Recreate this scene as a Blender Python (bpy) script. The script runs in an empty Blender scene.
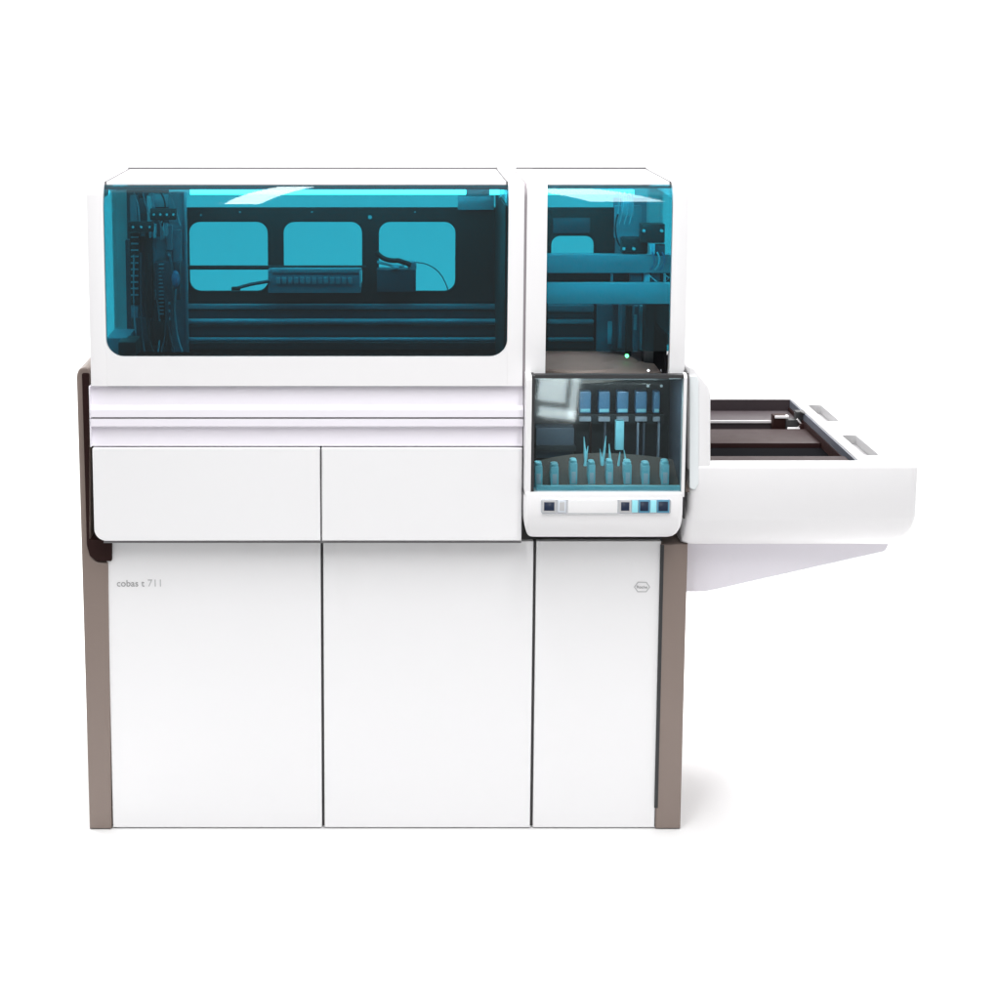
import bpy, bmesh, math, random
from mathutils import Vector, Matrix
random.seed(7)
S = bpy.context.scene
C = S.collection
rad = math.radians

# ------------------------------------------------------------------ camera
F = 2000.0            # focal length in photo pixels (1000 px frame)
PX, PY = 384.0, 363.0 # optical axis in the photo
PITCH = rad(9.45)
D = 4.55
cp, sp = math.cos(PITCH), math.sin(PITCH)
H = 0.0
def _ray(px, py):
    u = (px-PX)/F; v = -(py-PY)/F
    return Vector((u, cp+v*sp, v*cp-sp))
def at(px, py, Y):
    """real point on the vertical plane at depth Y that measures at (px, py)"""
    d = _ray(px, py); t = (Y+D)/d.y
    return Vector((d.x*t, Y, H+d.z*t))
def onz(px, py, Z):
    d = _ray(px, py); t = (Z-H)/d.z
    return Vector((d.x*t, -D+d.y*t, Z))
H = -at(500, 828, 0.06).z
def X(px, Y=0.0, py=400): return at(px, py, Y).x
def Z(py, Y=0.0): return at(400, py, Y).z

cam = bpy.data.cameras.new('camera'); co = bpy.data.objects.new('camera', cam); C.objects.link(co)
co.location = (0, -D, H); co.rotation_euler = (rad(90)-PITCH, 0, 0)
cam.sensor_width = 36; cam.lens = 36*F/1000
cam.shift_x = (500-PX)/1000; cam.shift_y = -(500-PY)/1000
cam.clip_end = 300
S.camera = co

# ------------------------------------------------------------------ materials
def mat(name, col, rough=.4, metal=0., spec=.5, coat=0., noise=0., scale=30., bump=0., emit=None):
    m = bpy.data.materials.new(name); m.use_nodes = True
    nt = m.node_tree; b = nt.nodes['Principled BSDF']
    b.inputs['Base Color'].default_value = (*col, 1)
    b.inputs['Roughness'].default_value = rough; b.inputs['Metallic'].default_value = metal
    b.inputs['Specular IOR Level'].default_value = spec; b.inputs['Coat Weight'].default_value = coat
    tc = nt.nodes.new('ShaderNodeTexCoord')
    nz = nt.nodes.new('ShaderNodeTexNoise'); nz.inputs['Scale'].default_value = scale; nz.inputs['Detail'].default_value = 4
    nt.links.new(tc.outputs['Object'], nz.inputs['Vector'])
    if noise:
        mr = nt.nodes.new('ShaderNodeMapRange')
        mr.inputs['To Min'].default_value = max(0.02, rough-noise); mr.inputs['To Max'].default_value = rough+noise
        nt.links.new(nz.outputs['Fac'], mr.inputs['Value']); nt.links.new(mr.outputs['Result'], b.inputs['Roughness'])
    if bump:
        bp = nt.nodes.new('ShaderNodeBump'); bp.inputs['Strength'].default_value = bump; bp.inputs['Distance'].default_value = .001
        nt.links.new(nz.outputs['Fac'], bp.inputs['Height']); nt.links.new(bp.outputs['Normal'], b.inputs['Normal'])
    if emit:
        b.inputs['Emission Color'].default_value = (*emit[0], 1); b.inputs['Emission Strength'].default_value = emit[1]
    return m
M = {}
M['white'] = mat('white_paint', (.82,.815,.825), .42, noise=.01, scale=14, spec=.45)
M['fascia'] = mat('white_gloss_shell', (.82,.81,.82), .32, noise=.008, scale=10)
M['lav'] = mat('recess_paint', (.84,.81,.87), .45, noise=.05)
M['grey'] = mat('light_grey_panel', (.70,.68,.69), .45, noise=.05)
M['taupe'] = mat('taupe_metal_paint', (.225,.175,.152), .42, noise=.08, scale=60, bump=.05)
M['brown'] = mat('dark_brown_and_gap_shade', (.022,.008,.007), .6, spec=.15, noise=.08)  # brown parts, and the painted shade in the column gap
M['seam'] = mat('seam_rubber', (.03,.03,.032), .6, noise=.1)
M['gasket'] = mat('grey_gasket', (.16,.155,.16), .5, noise=.08)
M['black'] = mat('black_panel', (.022,.022,.024), .5, noise=.08, scale=20)
M['steel'] = mat('blue_grey_steel', (.44,.46,.52), .38, metal=.3, noise=.1, scale=40)
M['bluep'] = mat('blue_plate', (.27,.31,.37), .45, noise=.1, scale=25)
M['dkblue'] = mat('dark_blue_plate', (.085,.095,.12), .45, noise=.1, scale=25)
M['pale'] = mat('pale_metal', (.7,.74,.8), .35, metal=.1, noise=.1, scale=40)
M['tile'] = mat('blue_cap', (.12,.26,.42), .35, noise=.1, scale=25)
M['cyan'] = mat('cyan_plastic', (.33,.76,.85), .3, noise=.08)
M['traybrown'] = mat('tray_brown', (.022,.009,.009), .5, spec=.12, noise=.06, scale=30)
M['traygrey'] = mat('tray_back_wall', (.045,.034,.038), .45, spec=.25, noise=.05, scale=18)
M['disc'] = mat('rotor_cover', (.12,.094,.082), .5, noise=.1, scale=20)
M['ink'] = mat('grey_ink', (.33,.33,.335), .5)
M['ink2'] = mat('light_grey_ink', (.50,.50,.51), .5)
M['silver'] = mat('silver_strip', (.72,.74,.78), .22, metal=.5, noise=.06)
M['keydark'] = mat('dark_key', (.02,.03,.06), .2)
M['keyblue'] = mat('blue_key_frame', (.10,.28,.42), .25)
M['inlay'] = mat('pale_cyan_inlay', (.80,.84,.855), .35, noise=.02)
M['deep'] = mat('matt_black_deck', (.008,.008,.009), .85, noise=.05, spec=.0)
M['rim'] = mat('feeder_rim', (.42,.415,.42), .35, noise=.01)
M['seamgrey'] = mat('grey_joint', (.30,.27,.29), .6, noise=.02)
M['lamp'] = mat('light_strip', (.9,.9,.9), .4, emit=((1,.97,.97), 14))
M['led'] = mat('green_led', (.1,.6,.2), .3, emit=((.1,1,.3), 3))
M['screw'] = mat('bright_screw', (.85,.87,.9), .25, metal=.3)
M['floor'] = mat('studio_floor', (.80,.80,.80), .8, noise=.1, scale=2)

def glass(name, tint, ior, rough=0.0, haze=0.0):
    m = bpy.data.materials.new(name); m.use_nodes = True; nt = m.node_tree
    nt.nodes.remove(nt.nodes['Principled BSDF'])
    out = nt.nodes['Material Output']
    tr = nt.nodes.new('ShaderNodeBsdfTransparent'); tr.inputs[0].default_value = (*tint, 1)
    gl = nt.nodes.new('ShaderNodeBsdfGlossy'); gl.inputs['Roughness'].default_value = rough
    gl.inputs['Color'].default_value = (.95, 1, 1, 1)
    fr = nt.nodes.new('ShaderNodeFresnel'); fr.inputs['IOR'].default_value = ior
    mx = nt.nodes.new('ShaderNodeMixShader')
    df = nt.nodes.new('ShaderNodeBsdfDiffuse'); df.inputs[0].default_value = (.75, .74, .74, 1)
    hz_ = nt.nodes.new('ShaderNodeMixShader'); hz_.inputs[0].default_value = haze
    nt.links.new(tr.outputs[0], hz_.inputs[1]); nt.links.new(df.outputs[0], hz_.inputs[2])
    nt.links.new(fr.outputs[0], mx.inputs[0]); nt.links.new(hz_.outputs[0], mx.inputs[1]); nt.links.new(gl.outputs[0], mx.inputs[2])
    nt.links.new(mx.outputs[0], out.inputs['Surface'])
    return m
M['glass'] = glass('teal_tinted_glass', (.10,.515,.60), 1.33, .028, .009)
M['hatchglass'] = glass('hatch_tinted_glass', (.70,.82,.85), 1.34, .042, .006)
M['sideglass'] = glass('pale_side_glass', (.97,.985,.99), 1.005)
M['vial'] = glass('vial_plastic', (.6,.85,.9), 1.45, .1)

# ------------------------------------------------------------------ object helpers
WORLD = {}
def link(name, me, m, parent=None, smooth=False):
    n = len(me.vertices)
    lo = Vector([min(v.co[i] for v in me.vertices) for i in range(3)])
    hi = Vector([max(v.co[i] for v in me.vertices) for i in range(3)])
    c = (lo+hi)/2; c.z = lo.z
    me.transform(Matrix.Translation(-c))
    if m: me.materials.clear(); me.materials.append(M[m])
    if smooth:
        me.set_sharp_from_angle(angle=rad(32)) if hasattr(me,'set_sharp_from_angle') else None
        for p in me.polygons: p.use_smooth = True
    o = bpy.data.objects.new(name, me); C.objects.link(o)
    WORLD[o] = c.copy()
    if parent: o.parent = parent; o.location = c - WORLD[parent]
    else: o.location = c
    return o
def done(name, bm, m, parent=None, smooth=True):
    bmesh.ops.recalc_face_normals(bm, faces=bm.faces)
    me = bpy.data.meshes.new(name); bm.to_mesh(me); bm.free()
    return link(name, me, m, parent, smooth)
def empty(name, loc, parent=None):
    o = bpy.data.objects.new(name, None); C.objects.link(o); o.empty_display_size = .1
    WORLD[o] = Vector(loc)
    if parent: o.parent = parent; o.location = Vector(loc)-WORLD[parent]
    else: o.location = loc
    return o
def thing(o, label, cat, group=None):
    o['label'] = label; o['category'] = cat
    if group: o['group'] = group
    return o

def add_box(bm, x0, x1, y0, y1, z0, z1, bev=0., seg=2):
    b2 = bmesh.new()
    vs = [b2.verts.new((x, y, z)) for x in (x0, x1) for y in (y0, y1) for z in (z0, z1)]
    for f in ((0,1,3,2),(4,6,7,5),(0,4,5,1),(2,3,7,6),(0,2,6,4),(1,5,7,3)): b2.faces.new([vs[i] for i in f])
    if bev: bmesh.ops.bevel(b2, geom=b2.edges[:], offset=bev, segments=seg, affect='EDGES', profile=.6)
    merge(bm, b2)
def merge(bm, b2):
    bmesh.ops.recalc_face_normals(b2, faces=b2.faces)
    me = bpy.data.meshes.new('tmp'); b2.to_mesh(me); b2.free(); bm.from_mesh(me); bpy.data.meshes.remove(me)
def box(name, m, parent, x0, x1, y0, y1, z0, z1, bev=.0015, seg=2):
    bm = bmesh.new(); add_box(bm, x0, x1, y0, y1, z0, z1, bev, seg)
    return done(name, bm, m, parent)
def pbox(name, m, parent, px0, px1, pt, pb, Y, depth, bev=.0015, seg=2):
    """box whose front face at depth Y measures px0..px1, pt(top)..pb(bottom)"""
    pm = (pt+pb)/2
    return box(name, m, parent, at(px0,pm,Y).x, at(px1,pm,Y).x, Y, Y+depth, Z(pb,Y), Z(pt,Y), bev, seg)
def add_tube(bm, pts, r, n=10, caps=True):
    pts = [Vector(p) for p in pts]; rings = []
    up = Vector((0,0,1)); b2 = bmesh.new()
    for i, p in enumerate(pts):
        t = (pts[min(i+1,len(pts)-1)]-pts[max(i-1,0)]).normalized()
        a = t.cross(up if abs(t.z) < .95 else Vector((1,0,0))).normalized(); b = t.cross(a)
        rr = r[i] if isinstance(r, (list, tuple)) else r
        rings.append([b2.verts.new(p+(a*math.cos(2*math.pi*k/n)+b*math.sin(2*math.pi*k/n))*rr) for k in range(n)])
    for A, B in zip(rings, rings[1:]):
        for k in range(n): b2.faces.new((A[k], A[(k+1)%n], B[(k+1)%n], B[k]))
    if caps: b2.faces.new(rings[0][::-1]); b2.faces.new(rings[-1])
    merge(bm, b2)
def tube(name, m, parent, pts, r, n=12):
    bm = bmesh.new(); add_tube(bm, pts, r, n); return done(name, bm, m, parent)
def arc(p0, c, p1, n=12):
    """quadratic bezier"""
    p0, c, p1 = Vector(p0), Vector(c), Vector(p1)
    return [(1-t)**2*p0+2*t*(1-t)*c+t*t*p1 for t in [i/n for i in range(n+1)]]
def rrect(x0, z0, x1, z1, r, n=8):
    rs = r if isinstance(r, (list, tuple)) else [r]*4     # bl br tr tl
    out = []
    for (cx, cz, a0, q) in ((x0, z0, 180, rs[0]), (x1, z0, 270, rs[1]), (x1, z1, 0, rs[2]), (x0, z1, 90, rs[3])):
        if q <= 0: out.append((cx, cz)); continue
        ox = cx+q if cx == x0 else cx-q; oz = cz+q if cz == z0 else cz-q
        for k in range(n+1):
            a = rad(a0+90*k/n); out.append((ox+q*math.cos(a), oz+q*math.sin(a)))
    return out
def plate_mesh(loops, thick, bev):
    """2-D filled outline with holes, extruded; local XY plane, z from 0 to -thick"""
    cu = bpy.data.curves.new('tmp', 'CURVE'); cu.dimensions = '2D'; cu.fill_mode = 'BOTH'
    cu.extrude = thick/2-bev; cu.bevel_depth = bev; cu.bevel_resolution = 2; cu.offset = -bev
    for i, L in enumerate(loops):
        A = sum(L[k][0]*L[(k+1)%len(L)][1]-L[(k+1)%len(L)][0]*L[k][1] for k in range(len(L)))
        if (A > 0) == (i > 0): L = L[::-1]
        s = cu.splines.new('POLY'); s.points.add(len(L)-1); s.use_cyclic_u = True
        for p, q in zip(s.points, L): p.co = (q[0], q[1], 0, 1)
    o = bpy.data.objects.new('tmp', cu); C.objects.link(o)
    dg = bpy.context.evaluated_depsgraph_get(); dg.update()
    me = bpy.data.meshes.new_from_object(o.evaluated_get(dg))
    bpy.data.objects.remove(o); bpy.data.curves.remove(cu)
    return me
def plate(name, m, parent, loops, Y, thick, bev=.002):
    """upright plate: loops in (x, z); front face at Y"""
    me = plate_mesh(loops, thick, bev)
    me.transform(Matrix(((1,0,0,0),(0,0,-1,Y+thick/2),(0,1,0,0),(0,0,0,1))))
    return link(name, me, m, parent, True)
def flat(name, m, parent, loops, Ztop, thick, bev=.002):
    me = plate_mesh(loops, thick, bev)
    me.transform(Matrix.Translation((0,0,Ztop-thick/2)))
    return link(name, me, m, parent, True)
def side(name, m, parent, loops, x0, x1, bev=.002):
    """loops in (y, z), extruded along x from x0 to x1"""
    me = plate_mesh(loops, x1-x0, bev)
    me.transform(Matrix(((0,0,1,(x0+x1)/2),(1,0,0,0),(0,1,0,0),(0,0,0,1))))
    return link(name, me, m, parent, True)
def P(pts, Y): return [(at(a, b, Y).x, at(a, b, Y).z) for a, b in pts]
def rounded(pts, r, n=6):
    """round every corner of a polygon; r number or list"""
    out = []
    for i, p in enumerate(pts):
        q = r[i] if isinstance(r, (list, tuple)) else r
        p = Vector(p).to_2d(); a = Vector(pts[i-1]).to_2d(); b = Vector(pts[(i+1) % len(pts)]).to_2d()
        if q <= 0: out.append(tuple(p)); continue
        u = (a-p); v = (b-p); q = min(q, u.length*.48, v.length*.48)
        s, e = p+u.normalized()*q, p+v.normalized()*q
        for k in range(n+1):
            t = k/n; w = (1-t)**2*s+2*t*(1-t)*p+t*t*e; out.append((w.x, w.y))
    return out
def text(name, m, parent, s, x, Y, z, size, extr=.0004, sx=1.0):
    cu = bpy.data.curves.new('tmp', 'FONT'); cu.body = s; cu.size = size; cu.extrude = extr
    o = bpy.data.objects.new('tmp', cu); C.objects.link(o)
    dg = bpy.context.evaluated_depsgraph_get(); dg.update()
    me = bpy.data.meshes.new_from_object(o.evaluated_get(dg))
    bpy.data.objects.remove(o); bpy.data.curves.remove(cu)
    me.transform(Matrix(((sx,0,0,x),(0,0,-1,Y),(0,1,0,z),(0,0,0,1))))
    return link(name, me, m, parent)

# ------------------------------------------------------------------ setting
bm = bmesh.new(); cyc = [(-1.3, 0), (1.6, 0)]     # studio floor, then paper that sweeps up behind
bm2 = bmesh.new()
fa = [bm.verts.new(v) for v in ((-7,-1.05,0),(7,-1.05,0),(7,1.6,0),(-7,1.6,0))]; bm.faces.new(fa)
fl = done('floor', bm, 'floor', None, False); fl['kind'] = 'structure'
pr_ = [(1.6, 0)]+[(3.2+1.2*math.sin(rad(a)), 1.2-1.2*math.cos(rad(a))) for a in range(0, 91, 6)]+[(4.4, 4.0)]
rows = [(bm2.verts.new((-7, y, z)), bm2.verts.new((7, y, z))) for y, z in pr_]
for A, B in zip(rows, rows[1:]): bm2.faces.new((A[0], A[1], B[1], B[0]))
bd = done('backdrop', bm2, 'floor', None, True); bd['kind'] = 'structure'

root = empty('laboratory_analyzer', (X(385), .35, 0))
thing(root, 'white laboratory analyzer with teal hoods, taupe side columns and a feeder table on its right', 'laboratory analyzer')

YD = .055      # door front
YB = .78       # rear of machine
# ------------------------------------------------------------------ lower cabinet
cab = pbox('cabinet', 'gasket', root, 108, 660, 541, 826, YD+.022, YB-YD-.022, 0)
def door(px0, px1, pt, rbl=.002):
    zb = Z(827, YD); zt = Z(pt, YD)
    x0 = at(px0, 700, YD).x; x1 = at(px1, 700, YD).x
    return plate('cabinet_door', 'white', root, [rrect(x0, .0035, x1, zt, .002, 3)], YD, .02, .0018)
def dx(px): return at(px, 700, YD).x
d1 = door(110, 321.3, 541); d2 = door(324, 531.5, 541); d3 = door(534.5, 657.5, 541)
# small foot of the first door where the side gap closes
tx = at(116.5, 583, YD)
def doortext(s, m, p0, p1, py, h):
    o = text('lettering', m, d1, s, 0, 0, 0, 1.0)
    me = o.data; xs = [v.co.x for v in me.vertices]; w = max(xs)-min(xs)
    a, b = at(p0, py, YD), at(p1, py, YD)
    k = (b.x-a.x)/w; me.transform(Matrix.Diagonal((k, 1, k, 1)))
    WORLD[o] = Vector(((a.x+b.x)/2, YD-.0006, a.z)); o.location = WORLD[o]-WORLD[d1]
doortext('cobas t', 'ink', 117, 144.5, 586.5, 8)
doortext('711', 'ink2', 148, 161, 586.5, 8)
# emblem: hexagon with the maker's word
ec = at(642, 587, YD); w, h = .0195, .0125
hexo = [(ec.x-w, ec.z), (ec.x-w*.55, ec.z+h), (ec.x+w*.55, ec.z+h), (ec.x+w, ec.z), (ec.x+w*.55, ec.z-h), (ec.x-w*.55, ec.z-h)]
hexi = [(ec.x+(a-ec.x)*.86, ec.z+(b-ec.z)*.82) for a, b in hexo]
em = plate('emblem', 'ink2', d3, [hexo, hexi], YD-.0010, .0009, .0001)
o = text('lettering', 'ink', d3, 'Roche', 0, 0, 0, 1.0)
xs = [v.co.x for v in o.data.vertices]; k = .025/(max(xs)-min(xs)); o.data.transform(Matrix.Diagonal((k,1,k,1)))
WORLD[o] = Vector((ec.x, YD-.0006, ec.z-.0035)); o.location = WORLD[o]-WORLD[d3]

# ------------------------------------------------------------------ side columns
YS = .050
pl = P([(76.5,375),(79,369),(84,367),(90,368),(90,545),(91.5,556),(96,562),(108,563),(111.5,828),(89.5,828)], YS)
pl = rounded(pl, [.01,.008,.01,.004,.02,.01,.02,.0,0,0])
zf = min(b for a, b in pl); pl = [(a, 0.002 if b < zf+.004 else b) for a, b in pl]
st = plate('side_column', 'taupe', root, [pl], YS, YB-YS-.02, .004)
st['label'] = 'taupe left column that hooks round the drawers'
# dark strips that paint the shade in the gaps beside the column
li = plate('column_gap_shade', 'brown', root, [rounded(P([(82,373),(89.3,373),(89.3,540),(112,540),(112,561),(98,561),(90,556),(87,545)], YS-.001), .004)], YS-.0035, .10, .001)
li2 = pbox('column_gap_shade', 'seam', root, 107.5, 111, 563, 806, YS+.01, .03, 0)
YR = .051
pr = P([(661,544),(688,544),(680.5,828),(655.5,828)], YR)
zf = min(b for a, b in pr); pr = [(a, 0.002 if b < zf+.004 else b) for a, b in pr]
sr = plate('side_column', 'taupe', root, [pr], YR, YB-YR-.02, .004)
sr['label'] = 'taupe right column under the feeder table'
pbox('column_gap_shade', 'seam', root, 657.5, 661, 545, 808, YR-.0012, .03, 0)  # dark strip painting the shade in the gap to the door

# ------------------------------------------------------------------ middle band and drawers
xl, xr = X(89), X(523.5)
def zz(py): return Z(py, 0)
prof = [(0.004, zz(387)), (.006, zz(386.2)), (.3, zz(386.2)), (.3, zz(447)), (.012, zz(447)), (.019, zz(428.5)), (.004, zz(427)), (.0, zz(426)), (.0, zz(419)),
        (.012, zz(419)), (.012, zz(417.2)), (0, zz(417.2)), (0, zz(410)), (.004, zz(408)), (.045, zz(406)), (.050, zz(388.5)), (.03, zz(388.5)), (.03,zz(387))]
prof = [(.3, zz(386.6)), (.3, zz(447)), (.012, zz(447)), (.019, zz(428.5)), (.004, zz(427)), (.0, zz(426)), (.0, zz(419)),
        (.012, zz(419)), (.012, zz(417.2)), (0, zz(417.2)), (0, zz(410)), (.004, zz(408)), (.012, zz(406)), (.019, zz(386.6))]
band = side('trim_band', 'lav', root, [prof], xl, xr, 0)
box('seam_strip', 'gasket', root, xl+.006, xr-.004, .003, .011, zz(418.9), zz(417.3), 0)
def endcap(pa, pb, x0):
    side('end_cap', 'lav', root, [[(.0,zz(pb)),(.0,zz(pa)),(.03,zz(pa)),(.03,zz(pb))]], xl+.0002, xl+.003, 0)
endcap(386.6, 418, 0); endcap(418.8, 447, 0.0)
dzb, dzt = zz(541), zz(448.5)
dr1 = plate('drawer', 'white', root, [rrect(X(91), dzb, X(319.8), dzt, [.028,.001,.001,.002], 8)], 0, .06, .0018)
dr1['label'] = 'left drawer front with a rounded lower corner'
dr2 = plate('drawer', 'white', root, [rrect(X(321.2), dzb, X(523), dzt, .001, 3)], 0, .06, .0018)
box('upper_body', 'gasket', root, X(93), X(522), .062, YB, Z(543,0), zz(386.8)-.002, 0)
box('drawer_sill', 'gasket', root, X(100), X(523), .004, .062, Z(543.5,0), dzb-.0015, 0)

# ------------------------------------------------------------------ hoods
HT = Z(183, .0); HD = .47      # top of hood, depth of hood
def hood_profile(zb, r=.030, n=10, d=HD):
    pts = [(0, zb)]
    for k in range(n+1):
        a = rad(90*k/n); pts.append((r-r*math.cos(a), HT-r+r*math.sin(a)))
    pts += [(d-.01, HT), (d, HT-.01), (d, zb)]
    return pts
def rib(hood, px0, px1, zb, window=False, name='rib', outer=None):
    loops = [hood_profile(zb)]
    if window:
        loops.append(rrect(.022, zb+.05, HD-.05, HT-.035, .02, 5))
    return side(name, 'fascia', hood, loops, X(px0,0,280), X(px1,0,280), .0005)
def glass_front(hood, x0, x1, zb, name='window_pane', off=.012, m='glass'):
    """sheet that stands upright and rolls back towards the top"""
    prof = [(off, zb)]
    za = Z(212, 0); R = .085
    n = 14
    for k in range(n+1):
        a = rad(44*k/n); prof.append((off+R-R*math.cos(a), za+R*math.sin(a)))
    th = .004; outer = prof; inner = []
    for i, (y, z) in enumerate(prof):
        a = 0 if i == 0 else rad(44*(i-1)/n)
        inner.append((y+th*math.cos(a), z-th*math.sin(a)))
    bm = bmesh.new(); rows = []
    for (y, z) in outer+inner[::-1]:
        rows.append((bm.verts.new((x0, y, z)), bm.verts.new((x1, y, z))))
    N = len(rows)
    for i in range(N):
        a, b = rows[i], rows[(i+1) % N]; bm.faces.new((a[0], b[0], b[1], a[1]))
    bm.faces.new([r[0] for r in rows]); bm.faces.new([r[1] for r in rows][::-1])
    return done(name, bm, m, hood), prof[-1]

# ---- main hood
hb = zz(386)
mh = empty('main_hood', (X(306), .2, hb), root)
rib(mh, 88.5, 104.5, hb, True); rib(mh, 508, 523.6, hb)
gx0, gx1 = X(104.5,0,280), X(508,0,280)
# lower rail with the window's rounded lower corners
wb = Z(357, 0); r = .040
q = [(gx0, hb), (gx1, hb)]
for k in range(9):
    a = rad(90*k/8); q.append((gx1-r+r*math.cos(a), wb+r-r*math.sin(a)))
q2 = []
pts = [(gx0, hb), (gx1, hb), (gx1, wb+r)]
for k in range(1, 9):
    a = rad(90*k/8); pts.append((gx1-r+r*math.cos(a), wb+r-r*math.sin(a)))
for k in range(0, 9):
    a = rad(90*k/8); pts.append((gx0+r-r*math.sin(a), wb+r-r*math.cos(a)))
plate('lower_rail', 'fascia', mh, [pts], .0, .011, 0)
box('base_frame', 'fascia', mh, gx0, gx1, .017, HD, hb, hb+.008, 0)
g1, gt = glass_front(mh, gx0, gx1, hb+.002)
# roof and its gaskets
ry = gt[0]+.004
box('roof_panel', 'white', mh, gx0+.004, gx1-.004, ry, HD-.006, HT-.012, HT-.001, .001)
box('roof_gasket', 'gasket', mh, gx0, gx1, HD-.006, HD+.004, HT-.014, HT+.0035, 0)
for (a, b) in ((gx0, gx0+.004), (gx1-.004, gx1)):
    box('roof_gasket', 'gasket', mh, a, b, ry, HD-.006, HT-.012, HT+.0008, 0)
# header beam, strip lamp
box('header_beam', 'steel', mh, gx0, gx1, .045, .065, Z(189.5,.05), HT-.013, 0)
zl = Z(194.6, .3)
for (a, b) in ((190, 466), (490, 512)):
    box('light_strip', 'lamp', mh, X(a,.3,193), min(X(b,.3,193), gx1-.003), .30, .315, zl, Z(190,.3), .001)

# rear panel with three round-cornered windows
YP = .44
bx0 = gx0; bx1 = gx1
def win(p0, p1, t, b, r=.028): 
    A, B = at(p0,b,YP), at(p1,t,YP); return rrect(A.x, A.z, B.x, B.z, r, 8)
rp = plate('rear_panel', 'black', mh, [[(bx0, Z(362,YP)), (bx1, Z(362,YP)), (bx1, Z(207.5,YP)), (bx0, Z(207.5,YP))],
      win(190,267.5,222,291), win(284,362,222,291), win(379,455.5,222,291)], YP, .012, .0015)
pbox('roof_bracket', 'steel', mh, 458, 494, 196, 210, YP-.03, .02)
pbox('roof_bracket', 'steel', mh, 466, 489, 184, 197, YP-.03, .02)
bm = bmesh.new(); c = at(370, 217, YP); add_tube(bm, [(c.x, YP-.006, c.z), (c.x, YP, c.z)], .005, 12); done('screw', bm, 'screw', mh)
for px, py in ((240,212),(312,212),(415,212),(201,215)):
    bm = bmesh.new(); c = at(px, py, YP); add_tube(bm, [(c.x, YP-.003, c.z), (c.x, YP, c.z)], .0025, 10); done('screw', bm, 'steel', mh)
tube('guide_rod', 'black', mh, [at(186,267.5,.41), at(366,267.5,.41)], .0055)
# reagent carrier bed
cb = pbox('carrier_block', 'bluep', mh, 268, 361, 270, 293, .36, .05, .002)
pbox('carrier_top', 'steel', cb, 272, 361.5, 269, 273, .352, .03, .001)
bm = bmesh.new()
for i in range(13):
    a = at(276+i*6, 284, .35); add_box(bm, a.x, a.x+.010, .349, .36, a.z, a.z+.016, .001)
done('slot_row', bm, 'steel', cb)
pbox('end_plate', 'pale', cb, 359.5, 361.5, 271, 287, .348, .01, .0005)
tube('lever', 'dkblue', mh, [at(234,289,.35), at(250,284.5,.35), at(270,281,.35)], .0042)
bm = bmesh.new(); c = at(236, 288.5, .35); add_box(bm, c.x-.011, c.x+.011, .34, .36, c.z-.004, c.z+.004, .002); done('lever_foot', bm, 'black', mh)
# syringe block in the third window
sb = pbox('syringe_block', 'dkblue', mh, 377, 416, 269.5, 292, .37, .05, .002)
pbox('syringe_head', 'steel', sb, 408, 416.5, 262, 270, .37, .03, .001)
tube('hose', 'black', mh, arc(at(376,252,.36), at(384,262,.36), at(398,260.5,.36), 8)+[at(406,263,.36), at(411,265,.36)], .0062)
tube('hose', 'pale', mh, arc(at(377,262,.365), at(388,264,.365), at(395,267,.365), 6)+[at(404,266,.365)], .0034)
bm = bmesh.new(); add_tube(bm, [at(393,267,.36), at(399,267.5,.36)], .006, 10); done('hose_clip', bm, 'cyan', mh)
tube('thin_cable', 'dkblue', mh, arc(at(414,262.5,.38), at(440,262,.38), at(448,290,.38), 14), .0013, 8)
# horizontal guide beams under the rear panel
def beam(pt, pb, Y, m, parent=mh, p0=None, p1=None, d=.03, bev=.004):
    x0 = gx0+.13 if p0 is None else X(p0, Y, pt); x1 = gx1-.003 if p1 is None else X(p1, Y, pt)
    return box('guide_beam', m, parent, x0, x1, Y, Y+d, Z(pb,Y), Z(pt,Y), bev, 3)
beam(304.5, 309.5, .415, 'steel', d=.02, bev=.003)
beam(310, 318.5, .425, 'dkblue', d=.012, bev=.001)
tube('guide_rod', 'steel', mh, [(gx0+.13, .40, Z(321.5,.40)), (gx1-.004, .40, Z(321.5,.40))], .0075, 16)
beam(325, 337, .41, 'dkblue', d=.02, bev=.006)
tube('guide_rod', 'steel', mh, [(gx0+.13, .385, Z(339.5,.385)), (gx1-.004, .385, Z(339.5,.385))], .0062, 16)
beam(342, 350, .40, 'dkblue', d=.03, bev=.006)
box('deck', 'deep', mh, gx0, gx1, .02, HD, Z(353,.42)-.01, Z(353,.42), 0)
side('rib_seam', 'seamgrey', root, [[(a+(.005 if a < .2 else -.005), b-.004) for a, b in hood_profile(hb+.004)]], X(523.6,0,280)+.0003, X(526.2,0,280)-.0003, 0)
box('inner_liner', 'black', mh, gx1-.006, gx1-.002, .022, HD-.03, hb+.02, HT-.055, 0)

# gantry tower with clutter at the left
gy = .22
gt_ = pbox('gantry_tower', 'bluep', mh, 170, 187, 192, 352, gy+.1, .012, .001)
pbox('edge_strip', 'steel', gt_, 185, 187.5, 192, 352, gy+.09, .01, .0005)
pbox('back_plate', 'dkblue', gt_, 128, 170, 190, 352, gy+.15, .01, .001)
def rail(p0, p1, pt, pb, Y, dots):
    b = pbox('connector_rail', 'black', mh, p0, p1, pt, pb, Y, .02, .001)
    for i in range(dots):
        f = p0+(p1-p0)*(i+.6)/dots
        bm = bmesh.new(); c = at(f, (pt+pb)/2, Y); add_tube(bm, [(c.x, Y-.003, c.z), (c.x, Y, c.z)], .0028, 10); done('pin', bm, 'pale', b)
rail(150, 176, 209, 220, gy-.02, 4); rail(128, 153, 222, 232, gy-.04, 3)
mods = empty('pipetting_module', at(158, 352, gy), mh)
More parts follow.
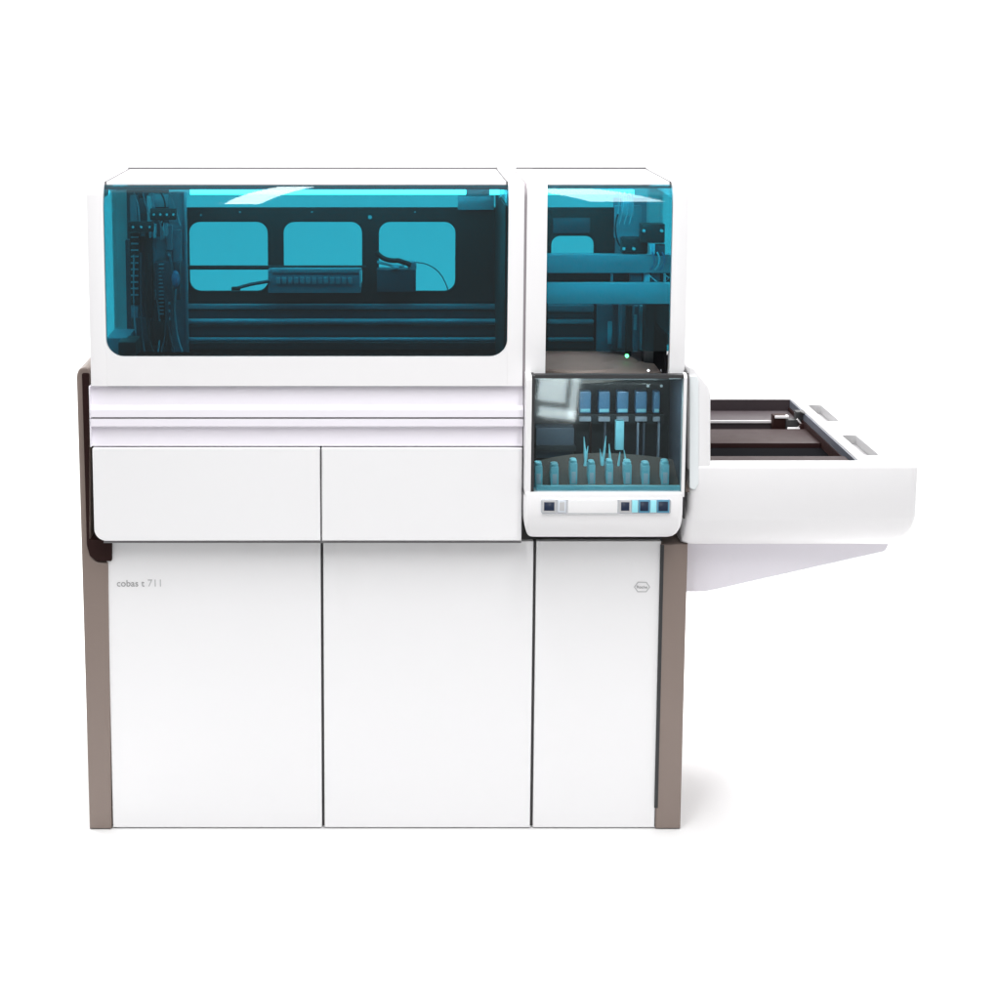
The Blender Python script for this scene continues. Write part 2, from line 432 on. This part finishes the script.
spec = [(130,140,233,305,'black',.0),(141,146,236,330,'dkblue',.03),(146,152,232,318,'black',.01),(152,156,228,300,'bluep',.05),(155,166,238,262,'steel',.06),
        (158,165,262,320,'black',.04),(166,172,225,250,'bluep',.05),(167,171,252,335,'dkblue',.03),(131,138,306,318,'bluep',.0),(136,150,318,342,'dkblue',.02),
        (152,166,322,346,'black',.02),(130,137,196,222,'bluep',.08),(139,146,199,214,'dkblue',.08),(148,168,194,207,'steel',.1),(156,172,262,300,'dkblue',.02),
        (126,131,240,330,'dkblue',.08),(173,181,230,262,'bluep',.07),(174,180,262,300,'dkblue',.05),(147,151,196,222,'pale',.07),(160,163,222,240,'pale',.03),
        (153,155.5,225,238,'cyan',.0),(149,151,228,238,'cyan',.0),(164,167,224,236,'steel',.0)]
for i, (a, b, t, u, m, dy) in enumerate(spec):
    o = pbox(['slide_block','bracket','cover_plate','housing'][i % 4], m, mods, a, b, t, u, gy+dy, .03, .0015)
# ribs on the housings so that they read as machinery
bm = bmesh.new()
for i in range(10):
    c = at(131, 238+i*6.4, gy); add_box(bm, c.x, c.x+.018, gy-.004, gy, c.z, c.z+.004, .0008)
done('cooling_fins', bm, 'steel', mods); bm = bmesh.new()
for i in range(14):
    c = at(159, 265+i*3.8, gy+.02); add_box(bm, c.x, c.x+.012, gy+.014, gy+.02, c.z, c.z+.003, .0006)
done('cooling_fins', bm, 'steel', mods); bm = bmesh.new()
for i in range(9):
    c = at(168, 256+i*8, gy+.03); add_box(bm, c.x, c.x+.006, gy+.024, gy+.03, c.z, c.z+.006, .0006)
done('cooling_fins', bm, 'steel', mods)
bm = bmesh.new(); b2 = bmesh.new(); bmesh.ops.create_uvsphere(b2, u_segments=20, v_segments=12, radius=1)
c = at(175.5, 279, gy-.01); b2.transform(Matrix.Translation(c) @ Matrix.Diagonal((.010,.010,.021,1))); merge(bm, b2); done('float_bulb', bm, 'tile', mods)
for i in range(7):
    a = 134+i*7; b = a+random.uniform(-7, 9); y0 = gy-.02+random.uniform(0,.06)
    tube('hose', random.choice(['steel','dkblue','bluep','black']), mods, arc(at(a, 300+random.uniform(-50,20), y0), at(b, 325, y0+.03), at(a+random.uniform(-3,12), 352, y0-.01), 10), .0022, 8)
for i in range(5):
    a = 134+i*9
    tube('hose', random.choice(['steel','bluep','black']), mods, arc(at(a, 193, gy+.05), at(a+random.uniform(-6,12), 205, gy), at(a+random.uniform(0,12), 226, gy-.01), 8), .002, 8)
pbox('tower_foot', 'bluep', mods, 106, 128, 338, 356, .12, .15, .004)
pbox('tower_foot', 'black', mods, 118, 136, 342, 357, .06, .1, .004)
# side window glass
box('side_window', 'sideglass', mh, X(94.5), X(96), .018, HD-.045, hb+.045, HT-.03, 0)

# ---- right hood (taller opening that runs down behind the hatch)
sb0 = Z(541, .03)
sh = empty('side_hood', (X(607), .2, Z(480)), root)
rx0, rx1 = X(546.5,0,280), X(671.5,0,280)
zlow = Z(379, 0)
rib(sh, 526.2, 546.5, zlow)
rib(sh, 671.5, 687, Z(379,0), True)
g2, _ = glass_front(sh, rx0, rx1, Z(352, 0))
box('roof_panel', 'white', sh, rx0+.004-.02, rx1-.004, ry, HD-.006, HT-.012, HT-.001, .001) if False else box('roof_panel', 'white', sh, rx0, rx1-.004, ry, HD-.006, HT-.012, HT-.001, .001)
box('roof_gasket', 'gasket', sh, X(527), rx1-.002, HD, HD+.006, HT-.014, HT+.0035, 0)
box('roof_gasket', 'gasket', sh, rx1-.004, rx1, ry, HD-.001, HT-.012, HT+.0008, 0)
box('header_beam', 'steel', sh, rx0, rx1, .045, .065, Z(188,.05), HT-.013, 0)
box('light_strip', 'lamp', sh, rx0, X(634,.3,193), .30, .315, zl, Z(190,.3), .001)
def win2(p0, p1, t, b, r=.022):
    A, B = at(p0,b,YP), at(p1,t,YP); return rrect(A.x, A.z, B.x, B.z, r, 8)
plate('rear_panel', 'black', sh, [[(rx0-.03, Z(380,YP)), (X(612,YP), Z(380,YP)), (X(612,YP), Z(207.5,YP)), (rx0-.03, Z(207.5,YP))], win2(551,594,236,277)], YP, .012, .0015)
pbox('rear_plate', 'dkblue', sh, 553, 590, 218, 233, YP-.006, .005, .001)
pbox('rear_column', 'bluep', sh, 612, 645, 198, 380, YP+.005, .012, .001)
# cross beams
b1 = pbox('cross_beam', 'steel', sh, 547.5, 672, 254.5, 273, .19, .03, .002)
b2_ = pbox('cross_beam', 'pale', sh, 547.5, 672, 283.5, 304, .17, .03, .002)
# dark rotary connectors
cg = empty('drive_unit', at(645, 252, .16), sh)
def pb2(n, m, *a): return pbox(n, m, cg, *a)
pb2('housing', 'black', 641, 665, 224, 243, .16, .04, .003)
pb2('housing', 'black', 622, 648, 238, 254, .19, .04, .004)
pb2('cover_plate', 'bluep', 615, 641, 206, 238, .24, .02, .002)
pb2('cover_plate', 'steel', 622, 634, 196, 216, .22, .02, .002)
pb2('bracket', 'cyan', 650, 655, 244, 254, .15, .01, .001)
pb2('bracket', 'dkblue', 655, 665, 244, 256, .17, .01, .001)
for px, py in ((644,231),(662,231),(624,249),(634,249)):
    bm = bmesh.new(); c = at(px, py, .15); add_tube(bm, [(c.x,.15,c.z),(c.x,.16,c.z)], .0036, 10); done('screw', bm, 'screw', cg)
for px in (618, 622, 627, 632):
    tube('hose', 'steel', cg, arc(at(px,192,.2), at(px+3,205,.2), at(px-3,224,.2), 8), .0015, 8)
tube('hose', 'black', cg, arc(at(620,246,.18), at(612,232,.18), at(618,214,.18), 8), .002, 8)
# between the beams
pbox('slide_track', 'black', sh, 547.5, 672, 271, 286, .22, .03, .002)
for i, (a, b, m) in enumerate(((611,613,'steel'),(630,642,'dkblue'),(644,650,'pale'),(652,660,'dkblue'),(664,666,'pale'))):
    pbox('bracket', m, sh, a, b, 274, 282, .20, .015, .001)
tube('spring_arm', 'pale', sh, [at(664,274,.12), at(669,278,.12), at(664,283,.12)], .0016, 8)
tube('spring_arm', 'cyan', sh, [at(643,283,.12), at(650,276,.12), at(657,282,.12)], .0016, 8)
for i, px in enumerate((652,657,662)):
    tube('hose', 'cyan' if i == 1 else 'tile', sh, arc(at(px,252,.09), at(px+6,262,.085), at(px-2,270,.09), 8), .002, 8)
# lower rails and uprights
for (t, b, m, Y) in ((305,312,'bluep',.40),(313,319,'dkblue',.41),(320,324,'steel',.395),(325,337,'dkblue',.41),(338,341.5,'steel',.39),(342,349,'dkblue',.41)):
    beam(t, b, Y, m, sh, 548, 594, .02, .003)
for (a, b, t, u, m, Y) in ((597,612,305,352,'bluep',.33),(613,618,305,350,'dkblue',.3),(619,622,305,348,'steel',.28),(626,632,306,356,'black',.27),(634,638,306,352,'bluep',.25),(640,643,306,350,'pale',.26)):
    pbox('upright', m, sh, a, b, t, u, Y, .02, .001)
pbox('motor_housing', 'black', sh, 645, 672, 303, 378, .2, .06, .003)
pbox('valve', 'cyan', sh, 608, 612, 322, 344, .31, .01, .001); pbox('valve', 'cyan', sh, 634, 637, 315, 330, .24, .01, .001)
# rotor covers
def disc(name, px, Y, R, ztop, m, parent, h=.03, cone=.012):
    bm = bmesh.new(); c = X(px, Y, 360); n = 64
    rings = [(R, ztop-h), (R, ztop-.004), (R-.004, ztop), (R*.55, ztop+cone*.5), (.03, ztop+cone)]
    b2 = bmesh.new(); rs = [[b2.verts.new((c+r_*math.cos(2*math.pi*k/n), Y+r_*math.sin(2*math.pi*k/n), z_)) for k in range(n)] for r_, z_ in rings]
    for A, B in zip(rs, rs[1:]):
        for k in range(n): b2.faces.new((A[k], A[(k+1)%n], B[(k+1)%n], B[k]))
    b2.faces.new(rs[-1]); b2.faces.new(rs[0][::-1]); merge(bm, b2)
    return done(name, bm, m, parent)
disc('rotor_cover', 576, .20, .150, Z(367,.1), 'disc', sh, .03, .014)
disc('rotor_cover', 612, .14, .125, Z(374,.05), 'disc', sh, .008, .014)
bm = bmesh.new(); c = at(627, 356, .16); add_tube(bm, [c, c+Vector((0,.004,0))], .0045, 12); done('status_light', bm, 'led', sh)
box('side_window', 'sideglass', sh, X(680), X(681.5), .018, HD-.045, Z(379,0)+.045, HT-.03, 0)
box('inner_liner', 'deep', sh, rx1-.010, rx1-.004, .20, .42, Z(377), Z(310), 0)
box('inner_liner', 'deep', sh, rx1-.010, rx1-.004, .02, .198, Z(377), Z(334,.02), 0)
box('inner_floor', 'black', sh, X(527), X(686), .004, HD, Z(380,.004), Z(380,.004)+.003, 0)

# ---- hatch unit standing forward
YH = -.055
hu = empty('access_hatch', (X(606,YH), 0, Z(541,YH)), root)
def hx(p): return X(p, YH, 440)
def hz(p): return Z(p, YH)
# frame: narrow posts and back box
side('side_cheek', 'fascia', hu, [[(YH+.004,hz(497)),(.02,hz(497)),(.02,hz(376)),(YH+.012,hz(376)),(YH+.004,hz(380))]], hx(525.6), hx(531.5), .001)
side('side_cheek', 'fascia', hu, [[(YH,hz(497)),(YH+.03,hz(497)),(YH+.03,hz(374.5)),(YH+.008,hz(374.5)),(YH,hz(378))]], hx(682.6), hx(685.8), .001)
box('frame_gasket', 'seam', hu, hx(531.5), hx(534.5), YH+.006, .02, hz(492), hz(376.5), 0)
box('frame_gasket', 'seam', hu, hx(534.5), hx(682.6), YH+.006, YH+.03, hz(379), hz(375.5), 0)
box('frame_gasket', 'seam', hu, hx(686), hx(687.6), YH+.012, .08, hz(520), hz(374), 0)
hg = box('window_pane', 'hatchglass', hu, hx(534.5), hx(682.6), YH+.010, YH+.014, hz(492.5), hz(379), 0)
# interior shell
zi0, zi1 = hz(495), hz(378)
box('inner_wall', 'black', hu, hx(534), hx(684), .17, .18, zi0, Z(380,.17), 0)
box('inner_wall', 'black', hu, hx(532), hx(534), .021, .17, zi0, zi1, 0)
box('inner_wall', 'dkblue', hu, hx(682.9), hx(685.5), YH+.031, .17, zi0, zi1, 0)
box('inner_wall', 'black', hu, hx(534), hx(683), YH+.02, .17, zi0-.004, zi0, 0)
# rows on the rear wall
for i, (a, b) in enumerate(((579.5,591),(598.5,610),(617,628.5),(635.5,647),(653.5,660))):
    t = pbox('bottle_cap', 'tile', hu, a, b, 391.5, 413.5, .13, .03, .004)
    pbox('cap_ring', 'cyan', t, a+1, b-1, 409, 412, .128, .002, .0005)
    pbox('shelf_lip', 'steel', hu, a, b, 417, 421.5, .125, .03, .001)
pbox('shelf', 'black', hu, 575, 664, 414, 424, .135, .03, .001)
pbox('rack_pusher', 'cyan', hu, 615.5, 624, 421, 450, .10, .02, .001)
for (a, m) in ((604,'dkblue'),(637,'bluep'),(658,'bluep'),(643,'dkblue'),(590,'brown')):
    pbox('divider', m, hu, a, a+1.6, 423, 470, .12, .02, .0005)
pbox('side_housing', 'dkblue', hu, 536, 574, 428, 458, .10, .05, .003)
pbox('side_housing', 'black', hu, 536, 576, 446, 452, .09, .05, .002)
for px, py, Y in ((648.5,370.5,.06),(662,370.5,.06),(648,386,.1),(661.5,386,.1)):
    bm = bmesh.new(); c = at(px, py, Y); add_tube(bm, [c, c+Vector((0,.005,0))], .0032, 10); done('screw', bm, 'screw', hu)
# curved deck in front of the racks
n = 40; bm = bmesh.new(); rows = []
for i in range(n+1):
    t = i/n; px = 535+t*147
    ytop = 453+ (8.5*((px-597)/62)**2 if px < 597 else 7*((px-597)/80)**2)
    back = at(px, ytop, .09); front = at(px, 492, YH+.025)
    x = back.x
    rows.append([bm.verts.new((x, .09, back.z-.02)), bm.verts.new((x, .09, back.z)), bm.verts.new((x*(1), YH+.022, front.z+.004)), bm.verts.new((x, YH+.022, front.z))])
for A, B in zip(rows, rows[1:]):
    for k in range(4): bm.faces.new((A[k], A[(k+1)%4], B[(k+1)%4], B[k]))
bm.faces.new(rows[0]); bm.faces.new(rows[-1][::-1])
done('curved_deck', bm, 'disc', hu)
# the housing under the window: stacked rounded sections
def loft(name, m, parent, x0, x1, y0, y1, secs, r=.015, n=6, cap_top=True):
    """secs: (z, inset_front, inset_left, inset_right)"""
    bm = bmesh.new(); rows = []
    for (z, fi, li_, ri) in secs:
        L = rrect(x0+li_, y0+fi, x1-ri, y1, [r, r, .001, .001], n)
        rows.append([bm.verts.new((a, b, z)) for a, b in L])
    for A, B in zip(rows, rows[1:]):
        for k in range(len(A)): bm.faces.new((A[k], A[(k+1) % len(A)], B[(k+1) % len(A)], B[k]))
    bm.faces.new(rows[0][::-1])
    if cap_top: bm.faces.new(rows[-1])
    return done(name, bm, m, parent)
def curve_secs(zb, zm, zt, ins, li_, ri, n=8, k0=.0, lean=0):
    out = []
    for i in range(n+1):
        a = rad(90*i/n)   # bottom -> crease
        f = (1-math.sin(a)); zc = zb+(zm-zb)*(1-math.cos(a))
        out.append((zc, ins*f+k0*(1-i/n), li_*f, ri*f))
    out.append((zt-.003, lean, 0, 0)); out.append((zt-.0008, lean+.001, .001, .001)); out.append((zt, lean+.003, .003, .003))
    return out
hb_ = loft('hatch_housing', 'fascia', hu, hx(525.6), hx(684.8), YH-.004, .02, curve_secs(hz(541), hz(515), hz(492.5), .035, .018, .026, 8, .012), .012)
# control strip
cs = plate('control_strip', 'silver', hu, [rrect(X(541,YH-.008,506), Z(514,YH-.008), X(671,YH-.008,506), Z(499,YH-.008), .006, 6)], YH-.009, .005, .001)
def key(a, b, t, u, m1, m2=None):
    k = pbox('button', m1, cs, a, b, t, u, YH-.0115, .0025, .0006)
    if m2: pbox('key_face', m2, k, a+1.6, b-1.6, t+1.8, u-1.8, YH-.0125, .001, .0003)
    return k
key(542.5, 556, 500.5, 512.5, 'ink2', 'keydark'); key(558, 566, 500.5, 512.5, 'pale', 'ink2')
key(619.5, 631, 500.5, 512.5, 'ink2', 'keydark'); key(632, 638, 500.5, 512.5, 'cyan'); key(638.5, 650, 500, 512.8, 'keyblue', 'keydark')
key(650.5, 656.5, 500.5, 512.5, 'cyan'); key(657, 669.5, 500, 512.8, 'keyblue', 'keydark')
pbox('display_highlight', 'white', cs, 568, 617.5, 499.8, 513.2, YH-.0105, .0016, .0004)  # white panel carries the strip's reflected highlight in its colour

# ------------------------------------------------------------------ sample feeder on the right
YF = -.02
fe = empty('sample_feeder', (X(800), .35, Z(541,YF)), root)
fx0, fx1 = X(687.5,YF,500), X(918.5,YF,490)
zt = Z(463.5, YF)
YE = onz(834, 398, zt).y
fsec = curve_secs(Z(543,YF+.13), Z(517,YF), zt-.011, .085, .0, .05, 14, .055)[:-3]
for k in range(7):
    a = rad(15*k); fsec.append((zt-.014+.014*math.sin(a), .014*(1-math.cos(a)), 0, .014*(1-math.cos(a))))
loft('feeder_shell', 'fascia', fe, fx0, fx1, YF, YE, fsec, .018, 6, False)
wa = onz(858.5, 460, zt); 
wx1 = wa.x; wy0 = wa.y
well = rrect(X(690,.2,460), wy0, wx1, YE-.012, [.0,.012,.012,0], 5)
def slot(pts, r=.012): return rounded([(onz(a,b,zt).x, onz(a,b,zt).y) for a, b in pts], r, 4)
s1a, s1b = onz(826, 404.5, zt), onz(851, 420, zt)
sx0, sx1 = wx1+.028, wx1+.062
def yrow(py): return onz(850, py, zt).y
slots = [rrect(sx0, yrow(421), sx1, yrow(404.5), .012, 5), rrect(sx0, yrow(455), sx1, yrow(434.5), .012, 5)]
outer = rrect(fx0, YF+.0125, fx1-.0125, YE-.001, [.006,.006,.02,.001], 6)
flat('feeder_top', 'rim', fe, [outer, well]+slots, zt-.0005, .024, .002)
for L in slots:
    xs = [p[0] for p in L]; ys = [p[1] for p in L]
    box('grip_pocket', 'rim', fe, min(xs)-.002, max(xs)+.002, min(ys)-.002, max(ys)+.002, zt-.028, zt-.0242, 0)
# well
wb0 = zt-.085
def wbox(n, m, x0, x1, y0, y1, z0, z1, bev=.001): return box(n, m, fe, x0, x1, y0, y1, z0, z1, bev)
lx = X(690,.2,460)
wbox('well_floor', 'brown', lx, wx1, wy0, YE-.02, wb0-.004, wb0, 0)
wbox('well_wall', 'traygrey', lx, wx1+.002, YE-.018, YE-.010, wb0, zt-.002, 0)
wbox('well_wall', 'dkblue', wx1-.0045, wx1-.0008, wy0+.001, YE-.019, wb0, zt-.003, 0)
wbox('well_wall', 'traybrown', lx, wx1, wy0-.004, wy0-.001, wb0, zt-.002, 0)
# stepped conveyor inside, rows placed by where they show over the front rim
def row(py, z): return onz(760, py, z).y
z1 = zt-.030
y_a = row(420.5, z1); 
wbox('rear_ledge', 'traygrey', lx, wx1-.009, y_a, YE-.02, wb0+.001, z1, .003)
wbox('edge_highlight_rail', 'grey', lx, wx1-.05, y_a-.006, y_a-.001, z1-.006, z1+.001, .0008)  # light grey puts the ledge's edge highlight into the colour
z2 = zt-.034
wbox('conveyor_bed', 'traybrown', lx, wx1-.009, row(443,z2), row(429,z2), wb0+.001, z2, .003)
z3 = zt-.012
wbox('belt_gap', 'deep', lx, wx1-.009, wy0+.002, row(443,z2)-.002, wb0+.001, z2-.012, 0)
wbox('side_rail', 'brown', wx1-.0085, wx1-.0050, wy0, YE-.02, wb0+.001, zt-.022, 0)
wbox('front_ledge', 'traybrown', lx, wx1-.009, wy0+.002, row(456,z3), z3-.01, z3, .002)
# gripper
gr = empty('gripper', onz(790, 428, z2), fe)
def gb(n, m, a, b, t, u, Y, d=.02): return pbox(n, m, gr, a, b, t, u, Y, d, .0015)
gY = y_a-.03
gb('housing', 'brown', 773, 786, 415.5, 430, gY, .03); gb('cover_plate', 'grey', 775, 789, 416, 418.5, gY-.004, .02)
gb('housing', 'black', 786, 800, 420, 430, gY-.01, .03); gb('finger', 'grey', 788, 800, 428, 430.5, gY-.03, .012)
tube('finger', 'grey', gr, [at(797,419,gY-.02), at(801,424,gY-.02), at(797,428,gY-.02)], .0022, 8)
gb('housing', 'brown', 800, 812, 424, 434, gY-.03, .03); gb('finger', 'grey', 807, 811, 431, 434.5, gY-.035, .01)
gb('bracket', 'black', 796, 806, 412, 424, gY, .03); gb('bracket', 'steel', 813, 826, 430, 435, gY-.04, .03)
tube('cable', 'black', gr, arc(at(800,412,gY-.01), at(812,416,gY-.02), at(818,432,gY-.03), 8), .0035, 8)
# left shoulder
sh_p = rounded(P([(688,366.5),(694,367.5),(711,389),(711,470),(688,470)], YF-.004), [.004,.01,.016,.001,.001])
plate('shoulder_cover', 'fascia', fe, [sh_p], YF+.002, .25, .004)
sd = rounded(P([(689.5,376),(697,376),(698.5,382),(698.5,484),(695,490),(689.5,488)], YF-.004), .003)
plate('shoulder_inlay', 'inlay', fe, [sd], YF-.004, .006, .001)
# bracket below
bp_ = rounded(P([(680,541),(890,541),(886,551.5),(715,590),(704,592),(680,592)], .12), [.0,.0,.01,.02,.01,0])
plate('support_bracket', 'lav', fe, [bp_], .12, .5, .003)
# upper right frame behind column
box('rear_body', 'white', root, X(530,.1), X(686,.1), .185, YB, Z(541,.1), Z(400,.1), 0)

# ------------------------------------------------------------------ sample racks behind the hatch window
rack = None
group = 'sample racks behind the lower window'
rk_px = [538.5, 554.5, 573.5, 591.5, 609.5, 627.5, 645.5, 665]
names = ['sample rack at the far left end of the row behind the lower hatch window',
 'second sample rack from the left behind the lower hatch window',
 'third sample rack from the left behind the lower hatch window',
 'fourth sample rack from the left, under the first blue bottle cap',
 'fifth sample rack from the left, just left of the bright cyan pusher',
 'sixth sample rack from the left, just right of the bright cyan pusher',
 'second sample rack from the right behind the lower hatch window',
 'sample rack at the far right end of the row behind the lower hatch window']
YK = -.012
for i, px in enumerate(rk_px):
    c = at(px, 489, YK)
    if rack is None:
        rack = empty('sample_rack', c)
        x, z = c.x, c.z; h = Z(461, YK)-z
        o = box('rack_body', 'cyan', rack, x-.0088, x+.0088, YK, YK+.035, z, z+h*.88, .0015)
        box('rack_foot', 'cyan', rack, x-.0145, x+.0145, YK-.004, YK+.038, z-.006, z+.004, .001)
        for dy in (.008, .026):
            bm = bmesh.new(); add_tube(bm, [(x, YK+dy, z+h*.88), (x, YK+dy, z+h*.98), (x, YK+dy, z+h)], [.0078,.0078,.005], 14)
            done('tube', bm, 'cyan', rack)
        bm = bmesh.new(); add_box(bm, x-.005, x+.005, YK-.0008, YK+.0005, z+h*.2, z+h*.6, .0003); done('paper_strip', bm, 'pale', rack)
        src = rack; kids = list(rack.children); r0 = c.copy(); cur = rack
    else:
        cur = src.copy(); C.objects.link(cur); cur.location = (c.x, r0.y, r0.z)
        for k in kids:
            q_ = k.copy(); C.objects.link(q_); q_.parent = cur
    cur.scale = (random.uniform(.9, 1.06), 1, random.uniform(.86, 1.08))
    thing(cur, names[i], 'sample rack', group)
pbox('rack_glow_rail', 'cyan', hu, 536, 681, 486, 492, YK-.02, .012, .002)  # bright cyan paints the glow along the rack bases
# clear pipette tips standing behind the racks
tips = [(584,586,(437,470)),(588,584,(446,470)),(600,603,(449,474)),(606,602,(436,470)),(609,611,(444,472)),(620,617,(452,478)),(624,628,(450,478))]
for i, (a, b, (t, u)) in enumerate(tips):
    tube('fluid_line', 'cyan', hu, [at(b,u,.05), at((a+b)/2,(t+u)/2,.05), at(a,t,.05)], [.0032,.0032,.001], 8)

# ------------------------------------------------------------------ light
W = bpy.data.worlds.new('World'); S.world = W; W.use_nodes = True
nt = W.node_tree; bg = nt.nodes['Background']
tc = nt.nodes.new('ShaderNodeTexCoord'); sx = nt.nodes.new('ShaderNodeSeparateXYZ')
nt.links.new(tc.outputs['Generated'], sx.inputs[0])
def ramp(sock, a, b, lo, hi):
    mr = nt.nodes.new('ShaderNodeMapRange'); mr.interpolation_type = 'SMOOTHSTEP'
    mr.inputs['From Min'].default_value = a; mr.inputs['From Max'].default_value = b
    mr.inputs['To Min'].default_value = lo; mr.inputs['To Max'].default_value = hi
    nt.links.new(sock, mr.inputs['Value']); return mr.outputs['Result']
fy = ramp(sx.outputs['Y'], -.6, .35, .43, 1.06)     # bright seamless paper ahead, dimmer studio behind the camera
fz = ramp(sx.outputs['Z'], -.35, -.12, .10, 1.0)
mu = nt.nodes.new('ShaderNodeMath'); mu.operation = 'MULTIPLY'; nt.links.new(fy, mu.inputs[0]); nt.links.new(fz, mu.inputs[1])
nt.links.new(mu.outputs[0], bg.inputs['Strength']); bg.inputs['Color'].default_value = (1,1,1,1)

def area(name, loc, target, sx_, sy_, radiance, col=(1,1,1), roll=0):
    l = bpy.data.lights.new(name, 'AREA'); l.shape = 'RECTANGLE'; l.size = sx_; l.size_y = sy_
    l.energy = radiance*sx_*sy_*math.pi; l.color = col
    o = bpy.data.objects.new(name, l); C.objects.link(o); o.location = loc
    o.rotation_euler = (Vector(target)-Vector(loc)).to_track_quat('-Z', 'Y').to_euler()
    if roll: o.rotation_euler.rotate_axis('Z', rad(roll))
    return o
def reflect_spot(px, py, Y, tilt, dist):
    """where a lamp must stand to be mirrored by glass leaning back by tilt"""
    p = at(px, py, Y); d = _ray(px, py).normalized(); nn = Vector((0, -math.cos(tilt), math.sin(tilt)))
    return p, p + (d-2*d.dot(nn)*nn)*dist
for sx1_ in (-1, 1):
    area('floor_fill', (sx1_*2.0, 1.9, 2.9), (sx1_*1.25 if sx1_ < 0 else .95, .45, 0), 1.2, .8, 16 if sx1_ < 0 else 30)  # unseen fills, added to lighten the machine's shadow on the floor
p, l = reflect_spot(263, 196, .02, rad(26), 3.0); area('softbox', l, p, .14, 3.4, 33)
p, l = reflect_spot(598, 198, .02, rad(26), 3.0); area('softbox', l, p, .28, 2.4, 22)
for (qx, qy, a, b, e) in ((553, 390, .100, .092, 16), (557, 414.5, .13, .036, 17), (574.5, 399, .026, .155, 15)):
    p, l = reflect_spot(qx, qy, YH, 0, 2.6); area('window_softbox', l, p, a, b, e, roll=-6)
for sx1_ in (-3.2, 3.2):
    area('backdrop_fill', (sx1_*.6, 1.9, 4.3), (sx1_*.6, 4.2, 1.2), 3.4, .6, 9)  # unseen fills, added so the backdrop comes out white
area('overhead_fill', (.2, -.2, 4.2), (.3,.2,0), 4.5, 3.5, 1.4)  # unseen fill from above, added to bring the floor to white
area('hood_lamp', (X(306), .10, HT-.03), (X(306), .42, 1.0), 1.0, .03, 14)
area('hood_lamp', (X(608), .045, HT-.045), (X(608), .22, Z(290)), .22, .03, 42)
area('hatch_fill', (hx(608), -.036, hz(384)), (hx(608), .05, hz(480)), .24, .012, 60)  # added fill that brightens the racks; the hatch has no known lamp

S.render.engine = 'CYCLES'
S.cycles.use_denoising = True
S.cycles.max_bounces = 10; S.cycles.transparent_max_bounces = 16
S.view_settings.view_transform = 'Standard'; S.view_settings.look = 'None'
S.view_settings.exposure = 0.14; S.view_settings.gamma = 1; S.view_settings.use_curve_mapping = False
